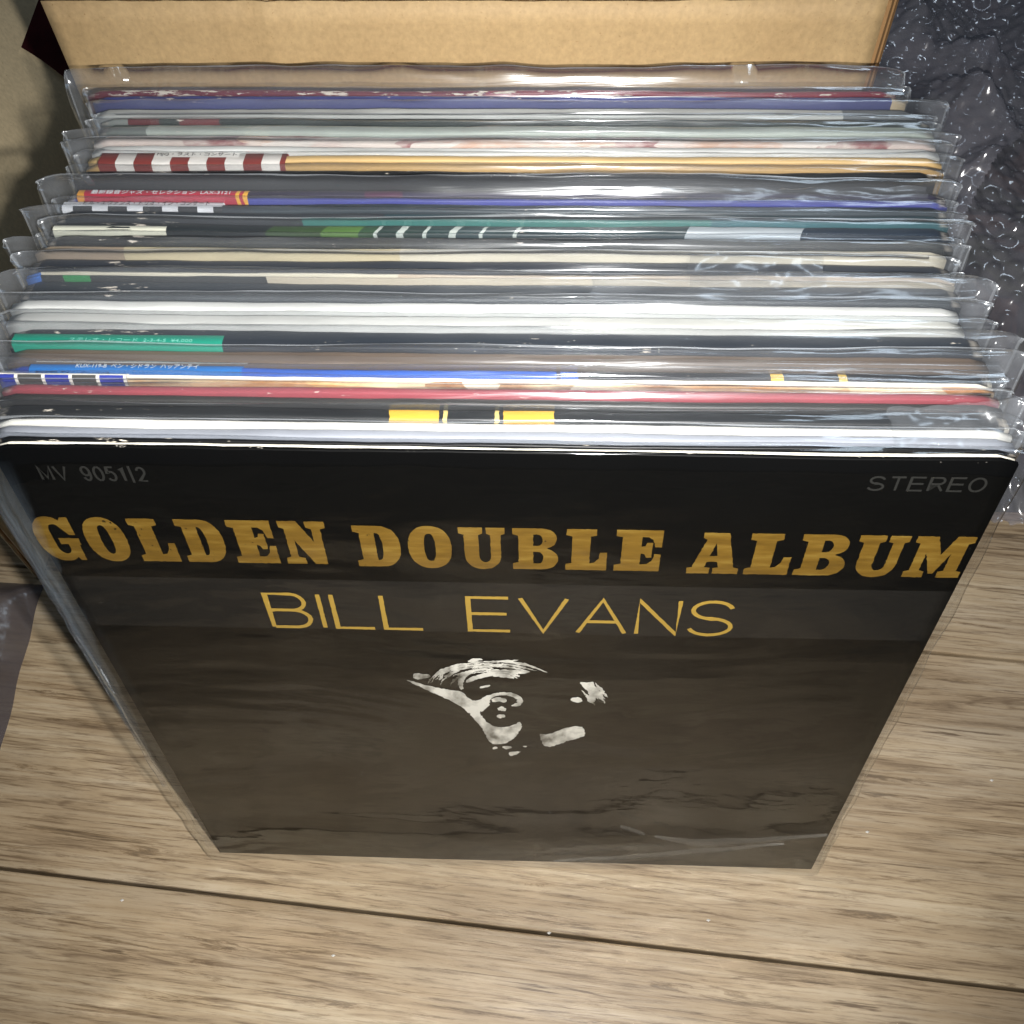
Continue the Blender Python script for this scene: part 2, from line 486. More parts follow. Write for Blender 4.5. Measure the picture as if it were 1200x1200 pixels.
def jacket_board(name, y0, y1, H, mat, parent, seed, w=W):
    """one board (or closed sleeve): rounded long edge, slightly dented"""
    t = y1 - y0
    r = min(t * 0.42, 0.0011)
    prof = [(y0, 0.001), (y0, H * 0.5), (y0, H - 0.03), (y0, H - r)]
    for a in (25, 50, 90):
        prof.append((y0 + r - r * math.cos(R(a)), H - r + r * math.sin(R(a))))
    prof.append((y1 - r, H))
    for a in (50, 25, 0):
        prof.append((y1 - r + r * math.cos(R(a)), H - r + r * math.sin(R(a))))
    prof += [(y1, H - 0.03), (y1, H * 0.5), (y1, 0.001)]
    n = 56
    V, F = [], []
    K = len(prof)
    for i in range(n + 1):
        x = -w / 2 + w * i / n
        ed = min(i, n - i) / n
        for (y, z) in prof:
            k = max(0.0, (z - H + 0.006) / 0.006)
            dz = (0.0007 * N3(x * 14, seed, 0) + 0.0003 * N3(x * 90, seed, 2) - 0.0018 * math.exp(-ed * 160)) * k
            dy = 0.0004 * N3(x * 10, seed + 5, z * 8)
            V.append((x, y + dy, z + dz))
        if i:
            for k in range(K - 1):
                a, b = (i - 1) * K + k, i * K + k
                F.append((a, b, b + 1, a + 1))
            F.append((i * K, (i - 1) * K, (i - 1) * K + K - 1, i * K + K - 1))
    F.append(tuple(range(K - 1, -1, -1)) if False else tuple(range(K)))
    F.append(tuple(n * K + k for k in range(K - 1, -1, -1)))
    o = mesh_obj(name, V, F, mat, parent, True)
    o.data.polygons[-1].use_smooth = False
    o.data.polygons[-2].use_smooth = False
    return o

def film_bag(t, H, parent, seed, ovl=0.006, ovr=0.006, e=0.006, lean=0.0, open_top=False, front=None, mat=None, amp=1.0, w=W):
    """clear outer sleeve: front sheet, folded or open mouth, back sheet, side seams"""
    nx = 120
    g = 0.0005
    xL, xR = -w / 2 - ovl, w / 2 + ovr
    if front:
        hs = [H * i / 44 for i in range(45)]
    else:
        hs = [0, H * .2, H * .45, H * .65, H * .8, H * .88, H * .93, H * .965, H * .985, H]
    V, F = [], []
    nc = 9
    K = None
    for i in range(nx + 1):
        x = xL if i == 0 else xR if i == nx else lerp(xL + 0.0004, xR - 0.0004, (i - 1) / (nx - 2))
        dl, dr = max(0, -w / 2 - x) / max(ovl, 1e-4), max(0, x - w / 2) / max(ovr, 1e-4)
        d = min(1.0, max(dl, dr))
        th = math.sqrt(max(0.0, 1 - d * d)) * 0.96 + 0.04
        endf = math.exp(-min(x - xL, xR - x) / 0.010)
        a_s = (0.0003 + 0.0020 * endf) * amp * (0.7 + 0.9 * abs(N3(seed * 3.3, 0, 1)))
        ee = e * (1 + 0.30 * N3(x * 11, seed, 1) + 0.10 * N3(x * 60, seed, 4)) * (1 - 0.25 * endf) + 0.0014 * endf * N3(x * 70, seed, 6)
        ee = max(ee, 0.0007)
        mid = t / 2 + 0.0012 * endf * N3(x * 60, seed, 9)
        pts = []
        for h in hs:
            up = max(0, (h - H * 0.9) / (H * 0.1))
            s = mid - (t / 2 + g) * th
            if front:
                s -= front(x, h)
            s += a_s * up * N3(x * 40, h * 40, seed) * 1.0 - abs(a_s * 0.4 * up)
            pts.append((x + 0.0012 * endf * N3(h * 40, seed, 3), s, h))
        s0 = pts[-1][1]
        s1 = mid + (t / 2 + g) * th
        l2 = lean + 0.0016 * N3(x * 14, seed, 12)
        top_y = s1 - 0.25 * t + l2
        for k in range(1, nc + 1):
            u = k / nc
            # slanted sheet, bowed, rising to the rear
            y = lerp(s0, top_y, u)
            z = H + ee * (math.sin(u * math.pi / 2) ** 0.8) + 0.0004 * N3(x * 45, u * 3, seed)
            if endf > 0.05:
                y += 0.0024 * endf * N3(x * 60, u * 2.2, seed + 2) * amp
                z += 0.0013 * endf * N3(x * 60, u * 2.2, seed + 8) * amp
            pts.append((x, y, z))
        if open_top:
            pts.append((x, top_y + 0.00012, H + ee + 0.00035))
        else:
            pts.append((x, top_y + 0.0003, H + ee - 0.0002))
        for h in (H, H * .95, H * .8, H * .45, 0):
            pts.append((x, s1 + a_s * 0.5 * abs(N3(x * 70, h * 70, seed + 3)) * max(0, h / H - .5), h))
        K = len(pts)
        V += pts
        if i:
            for k in range(K - 1):
                a, b = (i - 1) * K + k, i * K + k
                F.append((a, b, b + 1, a + 1))
    o = mesh_obj('outer_sleeve', V, F, [mat or FILM, FILM_RIM], parent, True)
    tip = len(hs) + nc - 1
    for p in o.data.polygons:
        i, k = divmod(p.index, K - 1)
        if (k == tip and not front) or (k >= len(hs) - 3 and i in (0, nx - 1) and not front):
            p.material_index = 1
    return o

def obi(parent, x0, x1, t, H, mat, name='obi_strip', depth=0.06):
    g = 0.00028
    y0, y1 = -g, t + g
    r = min(t * 0.4, 0.001)
    prof = [(y0, H - depth), (y0, H - r)]
    for a in (30, 60):
        prof.append((y0 + r - r * math.cos(R(a)), H + g - r + r * math.sin(R(a))))
    prof += [(y0 + r, H + g + .0003), (y1 - r, H + g + .0003)]
    for a in (60, 30):
        prof.append((y1 - r + r * math.cos(R(a)), H + g - r + r * math.sin(R(a))))
    prof += [(y1, H - r), (y1, H - depth)]
    V, F = [], []
    n, K = 16, len(prof)
    for i in range(n + 1):
        x = lerp(x0, x1, i / n)
        for y, z in prof:
            V.append((x, y, z + 0.00012 * N3(x * 80, 1, y * 400)))
        if i:
            for k in range(K - 1):
                a, b = (i - 1) * K + k, i * K + k
                F.append((a, b, b + 1, a + 1))
    return mesh_obj(name, V, F, mat, parent, True)

_glyph = {}
def text_mesh(body, size, spacing=1.0, offset=0.0):
    cu = bpy.data.curves.new('lettering', 'FONT')
    cu.body = body
    cu.size = size
    cu.space_character = spacing
    cu.offset = offset
    cu.resolution_u = 2
    cu.extrude = 0.00002
    o = bpy.data.objects.new('tmp_text', cu)
    C.objects.link(o)
    dg = bpy.context.evaluated_depsgraph_get()
    dg.update()
    me = bpy.data.meshes.new_from_object(o.evaluated_get(dg))
    bpy.data.objects.remove(o)
    return me

def lettering(parent, body, mat, x0, x1, y0, y1, z, name='lettering', spacing=1.0, vertical=False, offset=0.0):
    """flat print fitted in a box; on a top edge (x,y) or on a cover (x,z)"""
    me = text_mesh(body, 0.01, spacing, offset)
    xs = [v.co.x for v in me.vertices]; ys = [v.co.y for v in me.vertices]
    a, b, c, d = min(xs), max(xs), min(ys), max(ys)
    for v in me.vertices:
        px = x0 + (v.co.x - a) / (b - a) * (x1 - x0)
        py = y0 + (v.co.y - c) / (d - c) * (y1 - y0)
        v.co = (px, z - v.co.z, py) if vertical else (px, py, z + v.co.z)
    me.materials.clear(); me.materials.append(mat)
    me.update()
    return link(bpy.data.objects.new(name, me), parent)

BLK = (15, 17, 19)
# key: (base_y, depth, centre x, height)
LAY = {
    'A': (0.1691, 0.0034, -0.0105, 0.3178), 'B': (0.1652, 0.0037, -0.0072, 0.3178), 'C': (0.1555, 0.0061, -0.0045, 0.3178),
    'D': (0.1520, 0.0025, -0.0006, 0.3178), 'E': (0.1455, 0.0062, -0.0001, 0.3178), 'F': (0.1394, 0.0056, -0.0005, 0.3178),
    'G': (0.1341, 0.0051, 0.0000, 0.3178), 'H': (0.1256, 0.0083, -0.0001, 0.3178), 'I': (0.1210, 0.0044, -0.0038, 0.3178),
    'J': (0.1079, 0.0065, -0.0023, 0.3178), 'K': (0.1026, 0.0051, -0.0031, 0.3178), 'L': (0.0978, 0.0046, -0.0037, 0.3178),
    'Lb': (0.0914, 0.0058, -0.0040, 0.3178), 'M': (0.0861, 0.0050, -0.0041, 0.3178), 'N': (0.0818, 0.0039, -0.0072, 0.3178),
    'O': (0.0726, 0.0069, -0.0070, 0.3178), 'P': (0.0693, 0.0030, -0.0068, 0.3178), 'Q': (0.0601, 0.0090, -0.0065, 0.3178),
    'R1': (0.0547, 0.0052, -0.0083, 0.3178), 'R2': (0.0479, 0.0066, -0.0077, 0.3178), 'S': (0.0389, 0.0090, -0.0037, 0.3175),
    'T': (0.0322, 0.0070, -0.0030, 0.3171), 'U': (0.0278, 0.0044, -0.0028, 0.3169), 'V': (0.0248, 0.0030, -0.0028, 0.3167),
    'W': (0.0211, 0.0038, -0.0017, 0.3165), 'X2': (0.0172, 0.0037, -0.0015, 0.3163), 'X': (0.0113, 0.0058, -0.0008, 0.3159),
    'Y': (0.0042, 0.0074, -0.0004, 0.3155), 'Z': (-0.0005, 0.0045, 0.0001, 0.3155),
}
S0 = -0.17
GREEN, TICK = (84, 120, 56), (180, 188, 182)
# key: label, boards [(share of depth, name, bands, collage, wear)], film (ovl, ovr, e, lean)
ALB = {
 'A': ('dark red album with a torn white top edge, rearmost record against the cardboard flap',
       [(1, [(S0, (112, 30, 46)), (0.0, (135, 26, 44))], None, .75)], (0.006, 0.002, 0.0100, 0.002)),
 'B': ('blue edged album just in front of the torn dark red one', [(1, [(S0, (62, 68, 128)), (0.152, (215, 195, 160))], None, .3)], (0.005, 0.003, 0.004, 0)),
 'C': ('pale grey album third from the back of the row', [(1, [(S0, (196, 198, 194)), (0.13, (120, 125, 128))], None, .0)], (0.004, 0.011, 0.0045, 0)),
 'D': ('thin near black album with dull red dashes at its left end', [(1, [(S0, (150, 155, 150)), (-0.1481, (112, 40, 44)), (-0.1366, (38, 46, 44)), (-0.128, (120, 44, 48)), (-0.112, (34, 42, 40))], None, .2)], (0.003, 0.004, 0.002, 0)),
 'E': ('pale green grey album with a darker left end', [(1, [(S0, (112, 122, 116)), (-0.1399, (186, 196, 186))], None, .1)], (0.006, 0.004, 0.003, 0)),
 'F': ('album with a pink and white collage along its top edge', [(1, None, ([(232, 218, 208), (225, 205, 195), (205, 160, 140), (236, 228, 220), (150, 84, 84), (215, 175, 150)], (46, 90, 90)), .0)], (0.011, 0.008, 0.0045, 0)),
 'G': ('plain white album between the pink collage and the ochre one', [(1, [(S0, (224, 225, 222))], None, .0)], (0.012, 0.006, 0.004, 0)),
 'H': ('ochre gatefold album with a red and white checked paper strip', [(.5, [(S0, (200, 162, 100))], None, .0), (.5, [(S0, (206, 174, 118))], None, .0)], (0.006, 0.006, 0.0025, 0)),
 'I': ('black album with a chipped white corner, in front of the ochre gatefold', [(1, [(S0, BLK)], None, .35)], (0.004, 0.008, 0.0028, 0.001)),
 'J': ('dark purple album with a blue edge line and a crimson paper strip', [(.34, [(S0, (66, 72, 158))], None, .1), (.66, [(S0, (44, 40, 58)), (-0.05, (70, 40, 62)), (-0.036, (44, 40, 62))], None, .1)], (0.010, 0.004, 0.0080, 0.001)),
 'K': ('dark teal album with a white paper strip dashed in black', [(1, [(S0, (26, 38, 48)), (-0.09, (24, 44, 54))], None, .2)], (0.005, 0.004, 0.0035, 0)),
 'L': ('black album with a teal green stripe along its front edge', [(.45, [(S0, (22, 30, 38)), (-0.07, (34, 112, 104)), (0.075, (36, 96, 104))], None, .25), (.55, [(S0, (20, 28, 36)), (-0.04, (20, 48, 56))], None, .2)], (0.012, 0.005, 0.0035, 0)),
 'Lb': ('black album with green and white flecks and a cream strip at its left end',
        [(1, [(S0, (24, 32, 36)), (-0.082, (50, 74, 40)), (-0.062, GREEN), (-0.0487, (44, 74, 50)), (-0.0435, TICK), (-0.0419, (26, 48, 44)), (-0.0346, TICK), (-0.0332, (26, 48, 44)),
              (-0.0258, TICK), (-0.0245, (26, 52, 52)), (-0.016, TICK), (-0.0145, (26, 52, 56)), (-0.006, TICK), (-0.0046, (26, 52, 56)), (0.006, TICK), (0.0072, (24, 48, 54)), (0.0662, (170, 178, 184)), (0.1054, (28, 42, 58))], None, .2)], (0.006, 0.007, 0.004, 0)),
 'M': ('plain black album with chipped white specks behind the cream edged one', [(1, [(S0, (18, 24, 28))], None, .3)], (0.006, 0.006, 0.002, 0)),
 'N': ('cream edged album with a brownish left end', [(1, [(S0, (168, 150, 128)), (-0.1272, (205, 192, 158)), (-0.03, (214, 206, 186))], None, .0)], (0.010, 0.006, 0.004, 0)),
 'O': ('navy black album in front of the cream edged one', [(1, [(S0, (34, 40, 50))], None, .15)], (0.006, 0.006, 0.0045, 0.001)),
 'P': ('thin album with a cream edge line and green and blue left corner', [(.45, [(S0, (60, 120, 205)), (-0.1535, (40, 44, 44)), (-0.1455, (30, 138, 72)), (-0.136, (26, 30, 30)), (-0.075, (190, 180, 160))], None, .0), (.55, [(S0, (60, 120, 205)), (-0.1535, (225, 218, 196)), (-0.03, (205, 188, 166))], None, .0)], (0.006, 0.005, 0.002, 0)),
 'Q': ('black album in a puffy glossy sleeve behind the two white ones', [(1, [(S0, (34, 42, 50))], None, .2)], (0.010, 0.010, 0.0065, 0.001)),
 'R1': ('rear one of two plain white albums pressed together', [(1, [(S0, (205, 206, 203))], None, .0)], (0.010, 0.009, 0.0050, 0)),
 'R2': ('front one of two plain white albums, before the green stripped navy one', [(1, [(S0, (190, 191, 188)), (0.03, (198, 198, 192))], None, .0)], (0.008, 0.009, 0.002, 0)),
 'S': ('navy black album with a bright green paper strip', [(1, [(S0, (28, 36, 46))], None, .35)], (0.010, 0.011, 0.004, 0)),
 'T': ('brown edged album between the green stripped and the blue one', [(1, [(S0, (104, 88, 74))], None, .0)], (0.010, 0.012, 0.0040, 0)),
 'U': ('blue album turning black at the right with a lighter blue paper strip', [(1, [(S0, (36, 72, 170)), (-0.11, (42, 98, 200)), (0.0205, (20, 40, 90)), (0.0225, (42, 98, 200)), (0.0272, (18, 20, 26)), (0.0879, (235, 190, 70)), (0.0925, (18, 20, 26)), (0.1102, (220, 185, 90)), (0.1121, (18, 20, 26)), (0.156, (225, 220, 205))], None, .2)], (0.004, 0.006, 0.002, 0)),
 'V': ('album with an orange and tan picture edge and a checked paper strip', [(.7, None, ([(226, 206, 170), (214, 170, 110), (236, 226, 206), (196, 140, 84), (232, 214, 180), (160, 116, 78)], (26, 60, 60)), .0), (.3, [(S0, (244, 238, 222))], None, .0)], (0.004, 0.006, 0.0012, 0)),
 'W': ('red edged album with worn pale scuffs', [(1, [(S0, (166, 66, 76)), (0.157, (230, 205, 170))], None, .35)], (0.004, 0.006, 0.002, 0)),
 'X2': ('charcoal album wrapped in loose film behind the yellow barred one', [(1, [(S0, (46, 45, 44))], None, .0)], (0.005, 0.008, 0.0045, 0.001)),
 'X': ('black album with bright yellow bars on its top edge', [(1, [(S0, (26, 28, 30)), (-0.0338, (206, 164, 58)), (-0.0183, (26, 28, 30)), (-0.0164, (206, 184, 112)), (-0.0151, (26, 28, 30)), (-0.0009, (206, 184, 112)), (0.0001, (26, 28, 30)), (0.002, (206, 164, 58)), (0.0178, (26, 28, 30)), (0.1565, (230, 222, 205))], None, .1)], (0.004, 0.006, 0.0018, 0)),
 'Y': ('white gatefold album right behind the black front cover', [(.62, [(S0, (150, 154, 163))], None, .0), (.38, [(S0, (222, 221, 214))], None, .0)], (0.004, 0.004, 0.0014, 0)),
}

# how far each clear sleeve sticks out beyond its jacket, left and right
OVER = {
    'A': (0.007, 0.002), 'B': (0.003, 0.001), 'C': (0.002, 0.011), 'D': (0.002, 0.002), 'E': (0.004, 0.002), 'F': (0.011, 0.008), 'G': (0.011, 0.003), 'H': (0.004, 0.007), 'I': (0.002, 0.002), 'J': (0.01, 0.0035), 'K': (0.003, 0.003), 'L': (0.012, 0.0055), 'Lb': (0.004, 0.007), 'M': (0.003, 0.002), 'N': (0.01, 0.007), 'O': (0.005, 0.002), 'P': (0.003, 0.002), 'Q': (0.009, 0.011), 'R1': (0.01, 0.01), 'R2': (0.003, 0.01), 'S': (0.01, 0.012), 'T': (0.008, 0.012), 'U': (0.002, 0.003), 'V': (0.002, 0.003), 'W': (0.003, 0.003), 'X2': (0.005, 0.006), 'X': (0.002, 0.003), 'Y': (0.002, 0.003)}
ROOTS = {}
for ki, (key, (label, boards, fp)) in enumerate(ALB.items()):
    y, t, cx, H = LAY[key]
    yb, te = y + 0.0004, max(0.0018, t - 0.0009)
    root = empty('record_album', (cx, yb, 0), (-TH, 0, 0))
    tag(root, label, 'record album', 'record albums packed in a row')
    ROOTS[key] = (root, te, H)
    acc = 0.0
    for bi, (share, bands, coll, wear) in enumerate(boards):
        m = mat_edge('card_' + key + str(bi), bands, H, wear, collage=coll, slant=-0.5 if key == 'Lb' else 0.0)
        gap = 0.0002 if len(boards) > 1 else 0
        y0, y1 = acc * te + (gap if bi else 0), (acc + share) * te - (gap if bi + 1 < len(boards) else 0)
        dh = 0.0 if len(boards) == 1 or bi == 0 else 0.0006
        jacket_board('jacket' if len(boards) == 1 else 'jacket_panel', y0, y1, H + dh, m, root, ki * 3.7 + bi)
        acc += share
    ovl, ovr = OVER[key]
    e, lean = fp[2] * 0.8, fp[3]
    film_bag(te, H + (0.0009 if len(boards) > 1 else 0.0004), root, 11.3 * ki + 1, ovl, ovr, e, lean, open_top=(ki % 3 == 0))

# paper strips
def mat_stripes(name, cols, pitch, y_split=None, upper=None, phase=0.0):
    b = M(name)
    tc = b.n('ShaderNodeTexCoord'); sep = b.n('ShaderNodeSeparateXYZ'); b.l(tc.outputs['Object'], sep.inputs[0])
    fr = b.math('FRACT', b.math('ADD', b.math('MULTIPLY', sep.outputs[0], 1 / pitch), 20 + phase))
    col = b.ramp(fr, [(p, lin(c)) for p, c in cols], 'CONSTANT')
    if y_split is not None:
        gt = b.math('GREATER_THAN', sep.outputs[1], y_split)
        col = b.mix(gt, col, lin(upper))
    nz = b.noise(b.coord((90, 400, 90)), 1.0, 3)
    col = b.mix(0.5, col, b.ramp(nz, [(0.3, lin((205, 205, 205))), (0.6, (1, 1, 1, 1))]), 'MULTIPLY')
    b.pbsdf(col, 0.45, spec=0.4)
    return b.m
INK_D = mat_plain('ink_dark', (40, 38, 40), 0.6, 0.2)
INK_W = mat_plain('ink_white', (225, 235, 240), 0.6, 0.2)

r_, t_, H_ = ROOTS['H']
o = obi(r_, -0.1528, -0.0826, t_, H_ + .0008, mat_stripes('strip_red_check', [(0, (126, 50, 44)), (.5, (222, 218, 212))], 0.0137, phase=0.18))
lab = mesh_obj('title_patch', [(-0.1325, t_ * .5, H_ + .00165), (-0.1005, t_ * .5, H_ + .00165), (-0.1005, t_ * .92, H_ + .00165), (-0.1325, t_ * .92, H_ + .00165)], [(0, 1, 2, 3)], mat_plain('paper_white', (238, 236, 230)), o)
lettering(o, 'MJQ・ラスト・コンサート', INK_D, -0.1315, -0.1015, t_ * .56, t_ * .88, H_ + .0018)
for yy in (0.0,):
    pass
r_, t_, H_ = ROOTS['J']
m = mat_edge('strip_crimson', [(S0, (214, 150, 60)), (-0.1515, (172, 40, 62)), (-0.0962, (226, 170, 60)), (-0.0945, (172, 40, 62)), (-0.0935, (226, 170, 60))], H_, 0)
o = obi(r_, -0.154, -0.0915, t_ * .75, H_ + .0008, m)
lettering(o, '最新録音ジャズ・セレクション  LAX-3121', INK_W, -0.149, -0.098, t_ * .15, t_ * .6, H_ + .0016)
r_, t_, H_ = ROOTS['K']
o = obi(r_, -0.1576, -0.0992, t_, H_, mat_stripes('strip_white_dash', [(0, (34, 36, 40)), (.55, (226, 228, 232))], 0.0128, 0.0010, (232, 234, 238)))
lettering(o, 'ビル・エヴァンス・トリオ・イン・コンサート', INK_D, -0.150, -0.104, t_ * .32, t_ * .95, H_ + .0009)
r_, t_, H_ = ROOTS['Lb']
obi(r_, -0.157, -0.1163, t_ * .62, H_, mat_plain('strip_cream', (216, 216, 198)), 'paper_strip')
r_, t_, H_ = ROOTS['S']
o = obi(r_, -0.1571, -0.0871, t_ * .62, H_, mat_plain('strip_green', (8, 138, 114), 0.4))
lettering(o, 'ステレオ・レコード  2-3-4-5  ¥4,000', mat_plain('ink_pale_green', (130, 215, 195)), -0.138, -0.097, t_ * .04, t_ * .28, H_ + .0009)
r_, t_, H_ = ROOTS['U']
o = obi(r_, -0.1493, -0.0798, t_, H_, mat_plain('strip_blue', (0, 112, 190), 0.4))
lettering(o, 'KUX-119-B  ベン・シドラン  ハッアンテイ', INK_W, -0.134, -0.094, t_ * .3, t_ * .9, H_ + .0009)
mesh_obj('fold_edge', [(-0.148, t_ + .0004, H_ + .0006), (-0.0785, t_ + .0004, H_ + .0006), (-0.0785, t_ + .0012, H_ + .0004), (-0.148, t_ + .0012, H_ + .0004)], [(0, 1, 2, 3)], mat_plain('paper_fold', (240, 238, 230)), o)
r_, t_, H_ = ROOTS['V']
o = obi(r_, -0.1585, -0.1162, t_, H_ + .0007, mat_stripes('strip_blue_check', [(0, (232, 228, 218)), (.06, (44, 56, 150)), (.50, (232, 228, 218)), (.56, (70, 68, 66))], 0.0178, t_ * .42, (240, 236, 226), 0.1))
lettering(o, 'BNJ-61033  ディー・ジー・ベース', INK_D, -0.146, -0.122, t_ * .46, t_ * 1.0, H_ + .0017)

# ---------------------------------------------------------------- the front album
y, t, cx, H = LAY['Z']
Z = empty('record_album', (cx, y, 0), (-TH, 0, 0))
tag(Z, 'black double album in front with gold lettering GOLDEN DOUBLE ALBUM and a portrait', 'record album', 'record albums packed in a row')

def mat_cover():
    b = M('cover_black_print')
    tc = b.n('ShaderNodeTexCoord'); sep = b.n('ShaderNodeSeparateXYZ'); b.l(tc.outputs['Object'], sep.inputs[0])
    z = sep.outputs[2]
    inb = b.math('MULTIPLY', b.math('GREATER_THAN', z, 0.2177), b.math('LESS_THAN', z, 0.2488))
    nz = b.noise(b.coord((30, 30, 30)), 1.0, 4)
    base = b.mix(nz, (0.0010, 0.0010, 0.0010, 1), (0.0020, 0.0020, 0.0019, 1))
    col = b.mix(inb, base, (0.0105, 0.0098, 0.0088, 1))
    # scuffed top edge; its white flecks double as painted film sparkles
    wn = b.noise(b.coord((160, 500, 400)), 1.0, 5, 0.65)
    nearz = b.math('MULTIPLY', b.math('SUBTRACT', z, H - 0.0016), 1 / 0.0012, True)
    wf = b.ramp(wn, [(0.66, (0, 0, 0, 1)), (0.70, (1, 1, 1, 1))])
    col = b.mix(b.math('MULTIPLY', wf, nearz), col, lin((220, 212, 200)))
    b.pbsdf(col, 0.5, b.bump(b.noise(b.coord((400, 400, 400)), 1.0, 2), 0.05, 0.0002), spec=0.1)
    return b.m
COVER = mat_cover()
jacket_board('front_panel', 0.0, 0.0016, H, COVER, Z, 91.0, 0.315)
jacket_board('inner_sleeve', 0.0018, 0.0029, H - 0.0004, mat_plain('inner_paper', (244, 238, 222), 0.7), Z, 92.0, 0.314)
jacket_board('back_panel', 0.0031, 0.0044, H + 0.0002, mat_edge('cover_back', [(S0, (12, 13, 15))], H, .3), Z, 93.0, 0.315)  # wear flecks double as painted film sparkles

def mat_gold():
    b = M('gold_foil_ink')
    n1 = b.noise(b.coord((40, 40, 260)), 1.0, 4, 0.6)
    n2 = b.noise(b.coord((420, 420, 420)), 1.0, 4, 0.6)
    n3 = b.noise(b.coord((20, 20, 20)), 1.0, 3, 0.6)
    col = b.ramp(n1, [(0.3, lin((112, 84, 30))), (0.52, lin((138, 106, 40))), (0.7, lin((162, 132, 60)))])
    chips = b.ramp(b.math('ADD', b.math('MULTIPLY', n2, 0.75), b.math('MULTIPLY', n3, 0.25)), [(0.33, (1, 1, 1, 1)), (0.36, (0, 0, 0, 1))])
    col = b.mix(chips, col, (0.005, 0.005, 0.004, 1))
    b.pbsdf(col, 0.38, metallic=0.45, spec=0.4)
    return b.m
GOLD = mat_gold()
GOLD_LINE = mat_plain('gold_line_ink', (172, 140, 58), 0.45, 0.3, 0.25, 300)
GREY_INK = mat_plain('ink_grey', (40, 40, 38), 0.6, 0.1)

def arc(cx_, cy_, rx, ry, a0, a1, n=10, p=2.0):
    out = []
    for i in range(n + 1):
        a = R(lerp(a0, a1, i / n))
        c_, s_ = math.cos(a), math.sin(a)
        out.append((cx_ + rx * math.copysign(abs(c_) ** (2 / p), c_), cy_ + ry * math.copysign(abs(s_) ** (2 / p), s_)))
    return out
SLAB = {
 'O': [arc(.5, .5, .5, .52, 0, 360, 28, 2.3)[:-1], arc(.5, .5, .13, .34, 0, 360, 20, 2.6)[:-1]],
 'L': [[(0, 1), (.72, 1), (.72, .86), (.58, .83), (.58, .17), (.70, .19), (.80, .30), (.83, .44), (1, .44), (1, 0), (0, 0), (0, .14), (.14, .17), (.14, .83), (0, .86)]],
 'D': [[(0, 1), (.5, 1)] + arc(.52, .5, .48, .5, 90, -90, 14, 2.3) + [(0, 0), (0, .14), (.13, .17), (.13, .83), (0, .86)],
       [(.46, .84)] + arc(.47, .5, .14, .34, 90, -90, 10, 2.5) + [(.46, .16)]],
 'E': [[(0, 1), (1, 1), (1, .60), (.86, .60), (.80, .78), (.70, .84), (.56, .84), (.56, .60), (.64, .62), (.68, .70), (.80, .70), (.80, .34), (.68, .34), (.64, .42), (.56, .44),
        (.56, .16), (.72, .17), (.82, .26), (.86, .42), (1, .42), (1, 0), (0, 0), (0, .14), (.14, .17), (.14, .83), (0, .86)]],
 'N': [[(0, 1), (.40, 1), (.70, .52), (.70, .83), (.58, .86), (.58, 1), (1, 1), (1, .86), (.89, .83), (.89, 0), (.62, 0), (.28, .56), (.28, .17), (.42, .14), (.42, 0), (0, 0), (0, .14), (.11, .17), (.11, .83), (0, .86)]],
 'G': [[(.80, 1.0), (.97, 1.0), (.97, .60), (.82, .60)] + arc(.55, .66, .15, .19, 40, 180, 8, 2.2) + arc(.55, .34, .15, .19, 180, 345, 10, 2.2) +
       [(.70, .38), (.52, .38), (.52, .52), (1, .52), (1, .38), (.95, .36), (.95, 0), (.82, 0), (.76, .07)] + arc(.48, .5, .48, .52, -62, -90, 4, 2.2) + arc(.48, .5, .48, .52, 270, 90, 22, 2.3) + [(.62, 1.0), (.74, .93)]],
 'U': [[(0, 1), (.52, 1), (.52, .86), (.43, .83), (.43, .30)] + arc(.56, .30, .13, .15, 180, 360, 8) + [(.69, .83), (.60, .86), (.60, 1), (1, 1), (1, .86), (.91, .83), (.91, .34)] +
       arc(.51, .34, .40, .36, 0, -180, 14, 2.2) + [(.11, .83), (0, .86)]],
 'B': [[(0, 1), (.62, 1)] + arc(.62, .76, .34, .24, 90, -70, 9, 2.2) + arc(.62, .26, .38, .26, 70, -90, 10, 2.2) + [(0, 0), (0, .14), (.13, .17), (.13, .83), (0, .86)],
       [(.45, .86), (.54, .86)] + arc(.54, .72, .12, .14, 90, -90, 7) + [(.45, .58)],
       [(.45, .44), (.55, .44)] + arc(.55, .29, .13, .15, 90, -90, 7) + [(.45, .14)]],
 'A': [[(.30, 1), (.70, 1), (.90, .16), (1, .14), (1, 0), (.50, 0), (.50, .14), (.60, .16), (.57, .30), (.36, .30), (.33, .16), (.44, .14), (.44, 0), (0, 0), (0, .14), (.09, .16), (.30, .84), (.22, .88), (.22, 1)],
       [(.40, .44), (.55, .44), (.485, .76)]],
 'M': [[(0, 1), (.36, 1), (.52, .56), (.68, 1), (1, 1), (1, .86), (.91, .83), (.91, .17), (1, .14), (1, 0), (.60, 0), (.60, .14), (.69, .17), (.69, .60), (.52, .10), (.44, .10), (.26, .60), (.26, .17), (.36, .14), (.36, 0), (0, 0), (0, .14), (.09, .17), (.09, .83), (0, .86)]],
}
def poly_fill_mesh(splines, thick=0.00004):
    cu = bpy.data.curves.new('tmp_shape', 'CURVE')
    cu.dimensions = '2D'
    cu.fill_mode = 'BOTH'
    cu.extrude = thick
    for pts in splines:
        sp = cu.splines.new('POLY')
        sp.points.add(len(pts) - 1)
        for p, (x, z) in zip(sp.points, pts):
            p.co = (x, z, 0, 1)
        sp.use_cyclic_u = True
    o = bpy.data.objects.new('tmp_shape', cu)
    C.objects.link(o)
    dg = bpy.context.evaluated_depsgraph_get(); dg.update()
    me = bpy.data.meshes.new_from_object(o.evaluated_get(dg))
    bpy.data.objects.remove(o)
    return me

